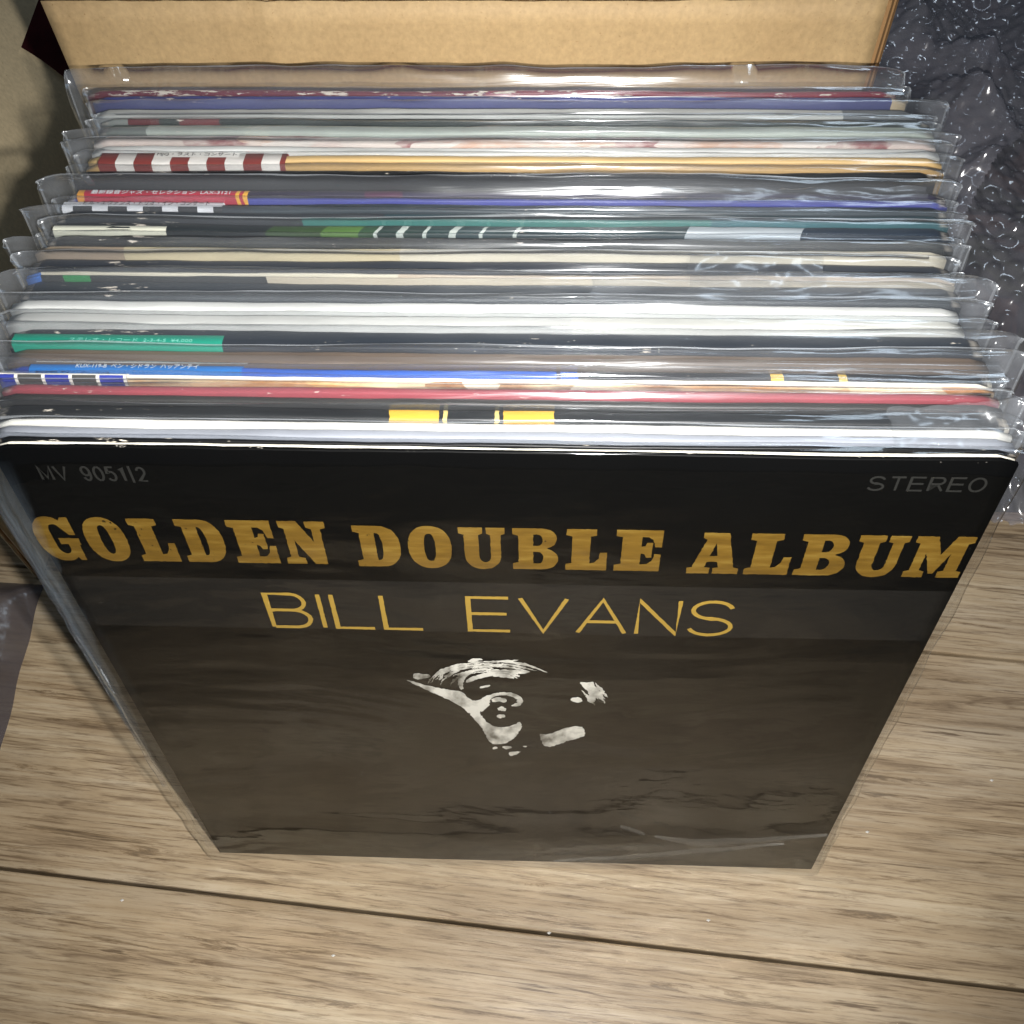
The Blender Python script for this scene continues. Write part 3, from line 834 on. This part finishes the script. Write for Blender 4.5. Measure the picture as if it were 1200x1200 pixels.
def rough_outline(pts, seed, amp, step):
    out = []
    n = len(pts)
    for i in range(n):
        (x0, y0), (x1, y1) = pts[i], pts[(i + 1) % n]
        d = math.hypot(x1 - x0, y1 - y0)
        k = max(1, int(d / step))
        for j in range(k):
            x, y_ = lerp(x0, x1, j / k), lerp(y0, y1, j / k)
            out.append((x + amp * N3(x * 900, y_ * 900, seed), y_ + amp * N3(x * 900, y_ * 900, seed + 7)))
    return out

def flat_print(name, splines, mat, parent, y):
    me = poly_fill_mesh(splines)
    for v in me.vertices:
        v.co = (v.co.x, y - v.co.z, v.co.y)
    me.materials.clear(); me.materials.append(mat)
    me.update()
    return link(bpy.data.objects.new(name, me), parent)

FP = -0.00035          # print plane just in front of the cover board
def word(txt, x0, x1, zb, zt, gap, seed, name='gold_word'):
    rel = {'M': 1.16, 'N': 1.06, 'G': .98, 'O': .96, 'L': .9, 'A': 1.06}
    ws = [rel.get(ch, 1.0) for ch in txt]
    unit = (x1 - x0 - gap * (len(txt) - 1)) / sum(ws)
    sp, x = [], x0
    for i, ch in enumerate(txt):
        w = ws[i] * unit
        for s in SLAB[ch]:
            pts = [(x + p[0] * w, zb + p[1] * (zt - zb)) for p in s]
            sp.append(rough_outline(pts, seed + i * 3, 0.00026, 0.0010))
        x += w + gap
    return flat_print(name, sp, GOLD, Z, FP)
word('GOLDEN', -0.1585, -0.0580, 0.2588, 0.2818, 0.0026, 1)
word('DOUBLE', -0.0490, 0.0545, 0.2580, 0.2800, 0.0026, 40)
word('ALBUM', 0.0640, 0.1562, 0.2572, 0.2792, 0.0020, 80)

def stroke(pts, wd, seed):
    """constant-width pen stroke as a closed outline"""
    L, Rr = [], []
    n = len(pts)
    for i, (x, y_) in enumerate(pts):
        a = pts[max(0, i - 1)]; b = pts[min(n - 1, i + 1)]
        dx, dy = b[0] - a[0], b[1] - a[1]
        d = math.hypot(dx, dy) or 1
        k = wd / 2
        if 0 < i < n - 1:
            v1 = (x - a[0], y_ - a[1]); v2 = (b[0] - x, b[1] - y_)
            c_ = (v1[0] * v2[0] + v1[1] * v2[1]) / ((math.hypot(*v1) * math.hypot(*v2)) or 1)
            k = k / max(0.6, math.sqrt(max(0.0, (1 + c_) / 2)))
        L.append((x - dy / d * k, y_ + dx / d * k)); Rr.append((x + dy / d * k, y_ - dx / d * k))
    return rough_outline(L + Rr[::-1], seed, 0.00018, 0.0012) if wd > 0.001 else L + Rr[::-1]
def thin_letters(txt, x0, x1, zb, zt, wd=0.0016, gap=0.30, name='thin_gold_name', mat=None):
    T = {'B': (1.0, [[(0, 0), (0, 1), (.6, 1)] + arc(.6, .76, .34, .24, 80, -80, 8) + [(.6, .52), (.06, .52)], [(.6, .52)] + arc(.6, .26, .4, .26, 80, -80, 8) + [(.6, 0), (.03, 0)]]),
         'I': (0.06, [[(.5, 0), (.5, 1)]]), 'L': (.95, [[(0, 1), (0, 0), (1, 0)]]),
         'E': (1.0, [[(1, 1), (0, 1), (0, 0), (1.02, 0)], [(.02, .52), (.95, .52)]]),
         'V': (1.15, [[(0, 1), (.5, 0), (1, 1)]]), 'A': (1.2, [[(0, 0), (.5, 1), (1, 0)], [(.2, .34), (.8, .34)]]),
         'N': (1.0, [[(0, 0), (0, 1), (1, 0), (1, 1)]]),
         'S': (1.05, [arc(.5, .75, .46, .25, 15, 270, 14) + arc(.5, .25, .5, .25, 90, -165, 14)]),
         'T': (1.0, [[(0, 1), (1, 1)], [(.5, 1), (.5, 0)]]),
         'R': (1.0, [[(0, 0), (0, 1), (.66, 1)] + arc(.66, .76, .30, .24, 80, -80, 8) + [(.66, .52), (.05, .52)], [(.55, .5), (1, 0)]]),
         'O': (1.1, [arc(.5, .5, .5, .5, 90, 268, 14), arc(.5, .5, .5, .5, 270, 448, 14)]), '0': (.8, [arc(.5, .5, .5, .5, 90, 268, 14), arc(.5, .5, .5, .5, 270, 448, 14)]),
         'M': (1.1, [[(0, 0), (0, 1), (.5, .1), (1, 1), (1, 0)]]),
         '9': (.8, [arc(.5, .68, .46, .32, 0, 178, 10), arc(.5, .68, .46, .32, 180, 358, 10), [(.96, .66)] + arc(.5, .42, .46, .42, 0, -150, 10)]),
         '5': (.8, [[(.92, 1), (.16, 1), (.08, .5)] + arc(.48, .33, .48, .33, 130, -150, 14)]),
         '1': (.5, [[(.15, .80), (.75, 1), (.75, 0)]]), '/': (.4, [[(.5, -.15), (.5, 1.1)]]),
         '2': (.8, [arc(.5, .7, .44, .30, 165, -35, 10) + [(.04, .0), (.98, 0)]]),
         ' ': (0.62, [])}
    tot = sum(T[c][0] for c in txt) + gap * (len(txt) - 1)
    u = (x1 - x0) / tot
    sp, x = [], x0
    h = zt - zb
    for i, ch in enumerate(txt):
        w, st = T[ch]
        for s in st:
            sp.append(stroke([(x + px * w * u, zb + pz * h) for px, pz in s], wd, i * 5))
        x += (w + gap) * u
    V, F = [], []
    for k, s in enumerate(sp):
        me = poly_fill_mesh([s])
        b0 = len(V)
        for v in me.vertices:
            V.append((v.co.x, FP - 0.00002 * (k % 3) - v.co.z, v.co.y))
        for p in me.polygons:
            F.append([b0 + q for q in p.vertices])
        bpy.data.meshes.remove(me)
    return mesh_obj(name, V, F, mat or GOLD_LINE, Z)
thin_letters('BILL EVANS', -0.0860, 0.0838, 0.2195, 0.2405)
thin_letters('STEREO', 0.1152, 0.1505, 0.3015, 0.3075, 0.00075, 0.42, 'stereo_print', GREY_INK)
thin_letters('MV 9051/2', -0.1452, -0.1112, 0.3008, 0.3070, 0.0008, 0.42, 'catalogue_number', GREY_INK)

# portrait: a generic half-lit head, printed light patches on black
def mat_patch():
    b = M('portrait_highlights')
    n = b.noise(b.coord((130, 130, 90)), 1.0, 4, 0.6)
    n2 = b.noise(b.coord((45, 45, 30)), 1.0, 3, 0.6)
    t_ = b.math('ADD', b.math('MULTIPLY', n, 0.4), b.math('MULTIPLY', n2, 0.6))
    b.pbsdf(b.ramp(t_, [(0.33, (0.012, 0.012, 0.011, 1)), (0.42, lin((112, 109, 100))), (0.54, lin((222, 219, 208)))]), 0.5, spec=0.3)
    return b.m
PATCH = mat_patch()
def pm_(X, Y):
    """portrait sheet coordinates (0..1200, 0..565) to cover metres"""
    return (-0.0590 + X * 0.0000985 - 0.0000 * Y, 0.2205 - Y * 0.000198)
def pm2(X, Y):
    x = -0.0590 + X * 0.0000985
    z = 0.2215 - Y * 0.000198 + (0.0000 * X)
    return (x, z)
shapes = [
 [(190, 190), (240, 205), (310, 222), (380, 232), (425, 236), (440, 262), (470, 275), (500, 262), (540, 242), (600, 232), (650, 242), (672, 262), (665, 282), (640, 292), (615, 288), (645, 278), (648, 262), (620, 248), (570, 246), (532, 260), (528, 290), (505, 312), (482, 318), (500, 345), (525, 372), (570, 384), (620, 376), (655, 352), (665, 372), (650, 405), (615, 440), (575, 458), (525, 458), (505, 420), (492, 388), (462, 350), (430, 310), (385, 280), (320, 252), (250, 222)],
 [(535, 262), (575, 254), (603, 262), (600, 276), (570, 270), (545, 276)],
 [(405, 205), (412, 175), (440, 160), (490, 154), (450, 172), (428, 195), (425, 228), (412, 226)],
 [(470, 175), (540, 156), (610, 146), (690, 150), (708, 157), (650, 163), (570, 166), (500, 182), (440, 202), (440, 192)],
 [(452, 120), (480, 108), (520, 110), (490, 120), (458, 125)],
 [(385, 150), (410, 142), (448, 126), (450, 134), (415, 150), (392, 158)],
 [(490, 130), (515, 124), (520, 136), (498, 140)],
 [(220, 182), (240, 165), (262, 170), (300, 172), (290, 184), (262, 188), (240, 192)],
 [(330, 185), (350, 168), (352, 176), (336, 192)], [(365, 180), (378, 160), (388, 166), (378, 182)],
 [(550, 118), (600, 112), (660, 110), (640, 116), (580, 120)],
 [(490, 215), (540, 206), (530, 214), (495, 222)], [(560, 298), (582, 290), (600, 302), (590, 312), (565, 308)],
 [(555, 330), (580, 322), (598, 332), (580, 342), (560, 340)],
 [(737, 400), (770, 412), (820, 392), (860, 374), (925, 366), (935, 392), (946, 410), (880, 430), (830, 448), (790, 464), (755, 458)],
 [(895, 188), (935, 192), (960, 184), (962, 205), (990, 235), (1016, 272), (985, 262), (968, 240), (975, 262), (950, 272), (930, 250), (948, 235), (925, 212)],
 [(868, 252), (900, 246), (922, 258), (905, 272), (876, 266)],
 [(528, 474), (548, 468), (556, 476), (535, 484)], [(575, 468), (612, 464), (615, 476), (580, 480)],
 [(598, 494), (640, 490), (664, 488), (630, 506), (605, 512)], [(660, 462), (690, 464), (680, 470)],
]
def chaikin(p):
    for _ in range(2):
        q = []
        for i in range(len(p)):
            (a, b), (c, d) = p[i], p[(i + 1) % len(p)]
            q += [(a * .75 + c * .25, b * .75 + d * .25), (a * .25 + c * .75, b * .25 + d * .75)]
        p = q
    return p
rng = random.Random(5)
for i in range(34):
    t0 = rng.random(); off = rng.random()
    a0 = 175 - 95 * t0
    pts_ = []
    for q in range(6):
        a = R(a0 - q * (5 + 4 * rng.random()))
        rx, rz = 150 + 130 * off, 52 + 60 * off
        pts_.append((560 + rx * math.cos(a), 225 - rz * math.sin(a)))
    wv = 1.6 + 3.2 * rng.random()
    shapes.append([(x, y - wv * math.sin(math.pi * (k + .3) / 5.6)) for k, (x, y) in enumerate(pts_)] + [(x, y + wv * math.sin(math.pi * (k + .3) / 5.6)) for k, (x, y) in list(enumerate(pts_))[::-1]])
for i in range(14):
    x0_, y0_ = 900 + 70 * rng.random(), 182 + 40 * rng.random()
    L_ = 35 + 45 * rng.random()
    shapes.append([(x0_, y0_), (x0_ + L_ * .6, y0_ + L_ * .5 - 3), (x0_ + L_, y0_ + L_), (x0_ + L_ * .5, y0_ + L_ * .5 + 3)])
V, F = [], []
for k, s in enumerate(shapes):
    me = poly_fill_mesh([rough_outline(chaikin([pm2(*p) for p in s]), k, 0.0007, 0.0007)])
    b0 = len(V)
    for v in me.vertices: V.append((v.co.x, FP - 0.00002 * (k % 3) - v.co.z, v.co.y))
    for p in me.polygons: F.append([b0 + q for q in p.vertices])
    bpy.data.meshes.remove(me)
mesh_obj('portrait_print', V, F, PATCH, Z)

def front_wave(x, h):
    d = 0.0014 + 0.0003 * N3(x * 6 + h * 4, h * 9, 2.0)
    d += 0.0022 * math.exp(-((x + 0.158) / 0.010) ** 2) * (0.3 + 0.7 * h / 0.3)         # loose left side
    yc = 0.043 + 0.006 * N3(x * 14, 3, 1) + (0.18 * max(0, x - 0.07))
    d += 0.0011 / (1 + math.exp((h - yc) / 0.0014))                                     # creased hem above the floor
    yc2 = 0.030 + 0.16 * (x - 0.02) + 0.003 * N3(x * 20, 8, 1)
    if x > 0.02:
        d += 0.0009 * math.exp(-((h - yc2) / 0.003) ** 2)
    for (gx, sl, wd_, dep) in ((-0.075, 0.30, 0.026, 0.0006), (0.02, -0.42, 0.030, 0.0007), (0.105, 0.22, 0.024, 0.0006)):
        q = (x - gx - sl * (h - 0.16)) / wd_
        if abs(q) < 1: d += dep * (q * q - 1)                                           # shallow troughs, shaped to focus reflected flash onto the floor
    d *= min(1.0, (0.3155 - h) / 0.02 + 0.15)
    return d
film_bag(0.0044, H + 0.0004, Z, 77.0, 0.0068, 0.0035, 0.0016, 0, front=front_wave, mat=FILM_FRONT, amp=0.6, w=0.315)

def side_fold():
    V, F = [], []
    nu, nv = 14, 70
    for j in range(nv + 1):
        v = j / nv
        h = lerp(0.085, 0.309, v)
        wd = lerp(0.0025, 0.0135, v ** 1.2) * (1 + 0.25 * N3(v * 9, 3, 1) + 0.12 * N3(v * 40, 3, 7))
        for i in range(nu + 1):
            u = i / nu
            x = -0.1652 + wd * u
            d = 0.0030 + 0.0042 * math.sin(u * math.pi * 0.93) * (0.35 + 0.65 * v) + 0.0010 * N3(u * 3 + v * 2, v * 30, 5) + 0.0006 * N3(u * 9, v * 60, 2)
            d *= min(1, (1 - v) * 12 + 0.15)
            V.append((x, -d * (1 - 0.75 * u) + 0.001 * (1 - u), h))
        if j:
            for i in range(nu):
                a = (j - 1) * (nu + 1) + i
                F.append((a, a + 1, a + nu + 2, a + nu + 1))
    o = mesh_obj('side_fold', V, F, FOLD, Z, True)
    at = o.data.attributes.new('fade', 'FLOAT', 'POINT')
    at.data.foreach_set('value', [max(0.0, 1 - (k % (nu + 1)) / nu) ** 0.8 * min(1, (1 - (k // (nu + 1)) / nv) * 7 + 0.1) for k in range(len(V))])
    return o
side_fold()
def reflection_streak(pts, wd, seed):  # hazy ribbon painted in place of light streaks reflected from the floor
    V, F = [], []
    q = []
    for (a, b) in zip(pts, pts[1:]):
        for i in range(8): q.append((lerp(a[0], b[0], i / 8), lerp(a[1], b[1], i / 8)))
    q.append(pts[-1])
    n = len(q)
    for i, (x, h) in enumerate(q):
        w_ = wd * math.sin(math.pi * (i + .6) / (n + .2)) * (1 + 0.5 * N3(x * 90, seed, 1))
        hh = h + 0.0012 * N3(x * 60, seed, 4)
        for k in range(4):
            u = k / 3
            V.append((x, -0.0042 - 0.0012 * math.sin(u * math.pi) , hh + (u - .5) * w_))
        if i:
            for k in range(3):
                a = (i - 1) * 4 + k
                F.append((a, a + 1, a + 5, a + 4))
    return mesh_obj('reflection_streak', V, F, REFL_STREAK, Z, True)
reflection_streak([(0.0535, 0.0585), (0.066, 0.0500)], 0.0050, 1)
reflection_streak([(0.071, 0.0480), (0.090, 0.0400), (0.117, 0.0440), (0.154, 0.0545)], 0.0085, 2)
reflection_streak([(0.022, 0.0140), (0.060, 0.0210), (0.104, 0.0330), (0.135, 0.0430)], 0.0052, 3)

# ---------------------------------------------------------------- loose clear flaps and tape on the sleeves
def flap(key, x0, x1, y0, y1, z0, z1, seed, name='tape_flap', mat=None, curl=0.0):
    root, t_, H_ = ROOTS[key]
    V, F = [], []
    nx, ny = 26, 12
    for j in range(ny + 1):
        for i in range(nx + 1):
            u, v = i / nx, j / ny
            x = lerp(x0, x1, u) + 0.002 * N3(v * 3, seed, 1)
            yy = lerp(y0, y1, v) + 0.0018 * N3(u * 3, seed, 2)
            z = H_ + lerp(z0, z1, v) + 0.0016 * N3(u * 7, v * 3, seed) + curl * (u ** 2) * v
            V.append((x, yy, z))
    for j in range(ny):
        for i in range(nx):
            a = j * (nx + 1) + i
            F.append((a, a + 1, a + nx + 2, a + nx + 1))
    return mesh_obj(name, V, F, mat or TAPE, root, True)
flap('Q', 0.068, 0.112, -0.002, 0.013, 0.0075, 0.010, 3.0)
flap('R1', 0.038, 0.162, 0.000, 0.009, 0.0060, 0.0082, 9.0)
flap('K', 0.058, 0.150, -0.003, 0.006, 0.005, 0.0065, 14.0)
flap('Y', 0.120, 0.162, -0.003, 0.010, 0.0022, 0.006, 21.0, curl=0.006)
flap('U', -0.16, 0.16, -0.004, 0.004, 0.003, 0.0045, 28.0, 'loose_film', FILM)

# ---------------------------------------------------------------- bubble wrap, bags
def mat_bubble():
    b = M('bubble_wrap_film')
    n2 = b.noise(b.coord((40, 40, 40)), 1.0, 3)
    lw = b.n('ShaderNodeLayerWeight'); lw.inputs['Blend'].default_value = 0.5
    f = b.math('ADD', b.math('MULTIPLY', b.math('POWER', lw.outputs['Facing'], 4.0), 0.7), 0.11, True)
    tr = b.n('ShaderNodeBsdfTransparent'); tr.inputs[0].default_value = (0.93, 0.93, 0.95, 1)
    df = b.n('ShaderNodeBsdfDiffuse'); df.inputs[0].default_value = lin((184, 184, 196))
    m1 = b.n('ShaderNodeMixShader'); m1.inputs[0].default_value = 0.24
    b.l(tr.outputs[0], m1.inputs[1]); b.l(df.outputs[0], m1.inputs[2])
    gl = b.n('ShaderNodeBsdfGlossy'); gl.inputs['Roughness'].default_value = 0.12
    m2 = b.n('ShaderNodeMixShader'); b.l(f, m2.inputs[0]); b.l(m1.outputs[0], m2.inputs[1]); b.l(gl.outputs[0], m2.inputs[2])
    b.l(m2.outputs[0], b.out.inputs['Surface'])
    return b.m
BUB = mat_bubble()
def bubble_sheet(label, inside, base, x0, x1, y0, y1, seed, step=0.0014):
    nx, ny = int((x1 - x0) / step), int((y1 - y0) / step)
    P = 0.0115
    idx, V, F = {}, [], []
    for j in range(ny + 1):
        for i in range(nx + 1):
            x, y_ = x0 + i * step, y0 + j * step
            if not inside(x, y_): continue
            z = base(x, y_)
            row = round(y_ / (P * 0.866))
            ox = (row % 2) * P / 2
            bx = round((x - ox) / P) * P + ox
            by = row * P * 0.866
            d = math.hypot(x - bx, y_ - by) / 0.0047
            if d < 1: z += 0.0030 * (1 - d * d) * (0.8 + 0.4 * N3(bx * 300, by * 300, seed))
            idx[i, j] = len(V)
            V.append((x + 0.004 * N3(x * 25, y_ * 25, seed), y_ + 0.004 * N3(x * 25, y_ * 25, seed + 9), z))
    for j in range(ny):
        for i in range(nx):
            q = [idx.get((i, j)), idx.get((i + 1, j)), idx.get((i + 1, j + 1)), idx.get((i, j + 1))]
            if None not in q: F.append(q)
    o = mesh_obj('bubble_wrap', V, F, BUB, None, True)
    return tag(o, label, 'bubble wrap', 'sheets of bubble wrap')
def ridge(x, y_, s):
    return 1 - abs(noise.fractal(Vector((x * s, y_ * s, s)), 1.4, 2.0, 2))
def crumple(x, y_):
    z = 0.0
    for (cx_, cy_, r_, h_, a_) in ((0.262, 0.405, 0.030, 0.020, 0.6), (0.262, 0.352, 0.022, 0.014, 2.0), (0.285, 0.46, 0.020, 0.012, 1.2), (0.34, 0.50, 0.03, 0.014, 2.6), (0.25, 0.50, 0.018, 0.010, 0.2)):
        u = ((x - cx_) * math.cos(a_) + (y_ - cy_) * math.sin(a_)) / r_
        v = (-(x - cx_) * math.sin(a_) + (y_ - cy_) * math.cos(a_)) / (r_ * 1.6)
        if abs(u) < 1 and abs(v) < 1: z += 1.7 * h_ * (1 - abs(u)) * (1 - abs(v))
    return z
def bag_h(x, y_):
    r = min(max((x - 0.175) / 0.05, 0), 1)
    f = min(max((y_ - 0.17) / 0.17, 0), 1)
    return 0.005 + (0.02 + 0.085 * f * f * (3 - 2 * f)) * (0.5 + 0.5 * r)
def base1(x, y_):
    return bag_h(x, y_) + 0.040 + 0.022 * ridge(x, y_, 11) - 0.012 + 0.005 * N3(x * 34, y_ * 34, 5) + crumple(x, y_)
def base2(x, y_):
    return bag_h(x, y_) + 0.010 + 0.014 * ridge(x, y_, 14) - 0.006 + 0.003 * N3(x * 34, y_ * 34, 8)
bubble_sheet('upper crumpled clear bubble wrap sheet behind right, its straight edge running diagonally', lambda x, y_: y_ - 0.375 > 1.45 * (x - 0.285) and y_ > 0.20 + 0.3 * (x - .2), base1, 0.180, 0.46, 0.2, 0.70, 4.0)
bubble_sheet('lower darker bubble wrap sheet lying beside the right end of the records', lambda x, y_: y_ > 0.188 + 0.01 * N3(x * 30, 0, 0), base2, 0.190, 0.50, 0.17, 0.62, 12.0)

def heap(name, label, cat, x0, x1, y0, y1, hf, mat, n=70):
    V, F = [], []
    for j in range(n + 1):
        for i in range(n + 1):
            x, y_ = lerp(x0, x1, i / n), lerp(y0, y1, j / n)
            edge = min(i, n - i, j, n - j) / 6.0
            z = hf(x, y_) * min(1, edge) + 0.0005
            V.append((x, y_, z))
    for j in range(n):
        for i in range(n):
            a = j * (n + 1) + i
            F.append((a, a + 1, a + n + 2, a + n + 1))
    return tag(mesh_obj(name, V, F, mat, None, True), label, cat)
def mat_cloth(name, cols, sc=18):
    b = M(name)
    n1 = b.noise(b.coord((sc, sc, sc)), 1.0, 4, 0.6, 0.6)
    n2 = b.noise(b.coord((900, 900, 900)), 1.0, 2)
    k = len(cols)
    col = b.ramp(n1, [(0.3 + 0.4 * i / max(1, k - 1), lin(c)) for i, c in enumerate(cols)])
    b.pbsdf(col, 0.85, b.bump(n2, 0.3, 0.0004), spec=0.15)
    return b.m
heap('cloth_bag', 'dark cloth bag with dull green and brown patches under the bubble wrap', 'bag', 0.185, 0.62, 0.225, 0.95,
     lambda x, y_: max(0.004, bag_h(x, y_) + 0.006 * N3(x * 20, y_ * 20, 2) - 0.004), mat_cloth('dark_bag_cloth', [(34, 36, 32), (74, 76, 58), (50, 48, 52), (96, 70, 58), (42, 42, 46)]))
heap('dark_cushion', 'dark maroon cushion behind the notch in the cardboard carton side', 'cushion', -0.62, -0.19, 0.50, 0.98,
     lambda x, y_: 0.15 + 0.015 * N3(x * 12, y_ * 12, 2), mat_cloth('maroon_cloth', [(34, 12, 15), (74, 24, 28)]))

FILM_BAG = mat_film('smoky_bag_film', rough=0.22, haze=0.5, tint=(100, 92, 92), bscale=(60, 60, 60), bdist=0.001)
def plastic_bag():
    V, F = [], []
    nx, ny = 60, 60
    for layer in (0, 1):
        for j in range(ny + 1):
            for i in range(nx + 1):
                u, v = i / nx, j / ny
                x = lerp(-0.56, lerp(-0.290, -0.297, v) + 0.003 * N3(v * 6, 2, 1), u)
                y_ = lerp(-0.06, 0.160 + (0.010 * (1 - u)), v)
                rim = min(1, min(u, v, 1 - u, 1 - v) * 9)
                z = 0.0012 + (0.004 + 0.020 * layer * (1 + 0.7 * N3(x * 30, y_ * 20, 4)) + 0.006 * layer * N3(x * 90, y_ * 70, 6)) * rim + 0.0002 * layer
                V.append((x, y_, max(z, 0.0011 + 0.0002 * layer)))
    S = (nx + 1) * (ny + 1)
    for layer in (0, 1):
        for j in range(ny):
            for i in range(nx):
                a = layer * S + j * (nx + 1) + i
                F.append((a, a + 1, a + nx + 2, a + nx + 1))
    tag(mesh_obj('plastic_bag', V, F, FILM_BAG, None, True), 'smoky grey crumpled plastic bag lying on the floor at the left edge', 'plastic bag')
plastic_bag()

# tiny fluff on the floor
V, F = [], []
for (x, y_) in ((0.020, -0.036), (0.102, -0.0275), (-0.205, -0.026), (0.262, 0.05), (-0.09, -0.05), (0.19, 0.02)):
    b0 = len(V)
    s = 0.0012
    V += [(x - s, y_, 0.0003), (x, y_ - s * .6, 0.0003), (x + s, y_ + .0002, 0.0003), (x, y_ + s * .6, 0.0003), (x, y_, 0.0011)]
    F += [(b0, b0 + 1, b0 + 4), (b0 + 1, b0 + 2, b0 + 4), (b0 + 2, b0 + 3, b0 + 4), (b0 + 3, b0, b0 + 4)]
tag(mesh_obj('floor_lint', V, F, mat_plain('lint', (230, 228, 222), 0.9, 0.1)), 'tiny white crumbs of lint scattered on the wooden floor', 'lint', kind='stuff')
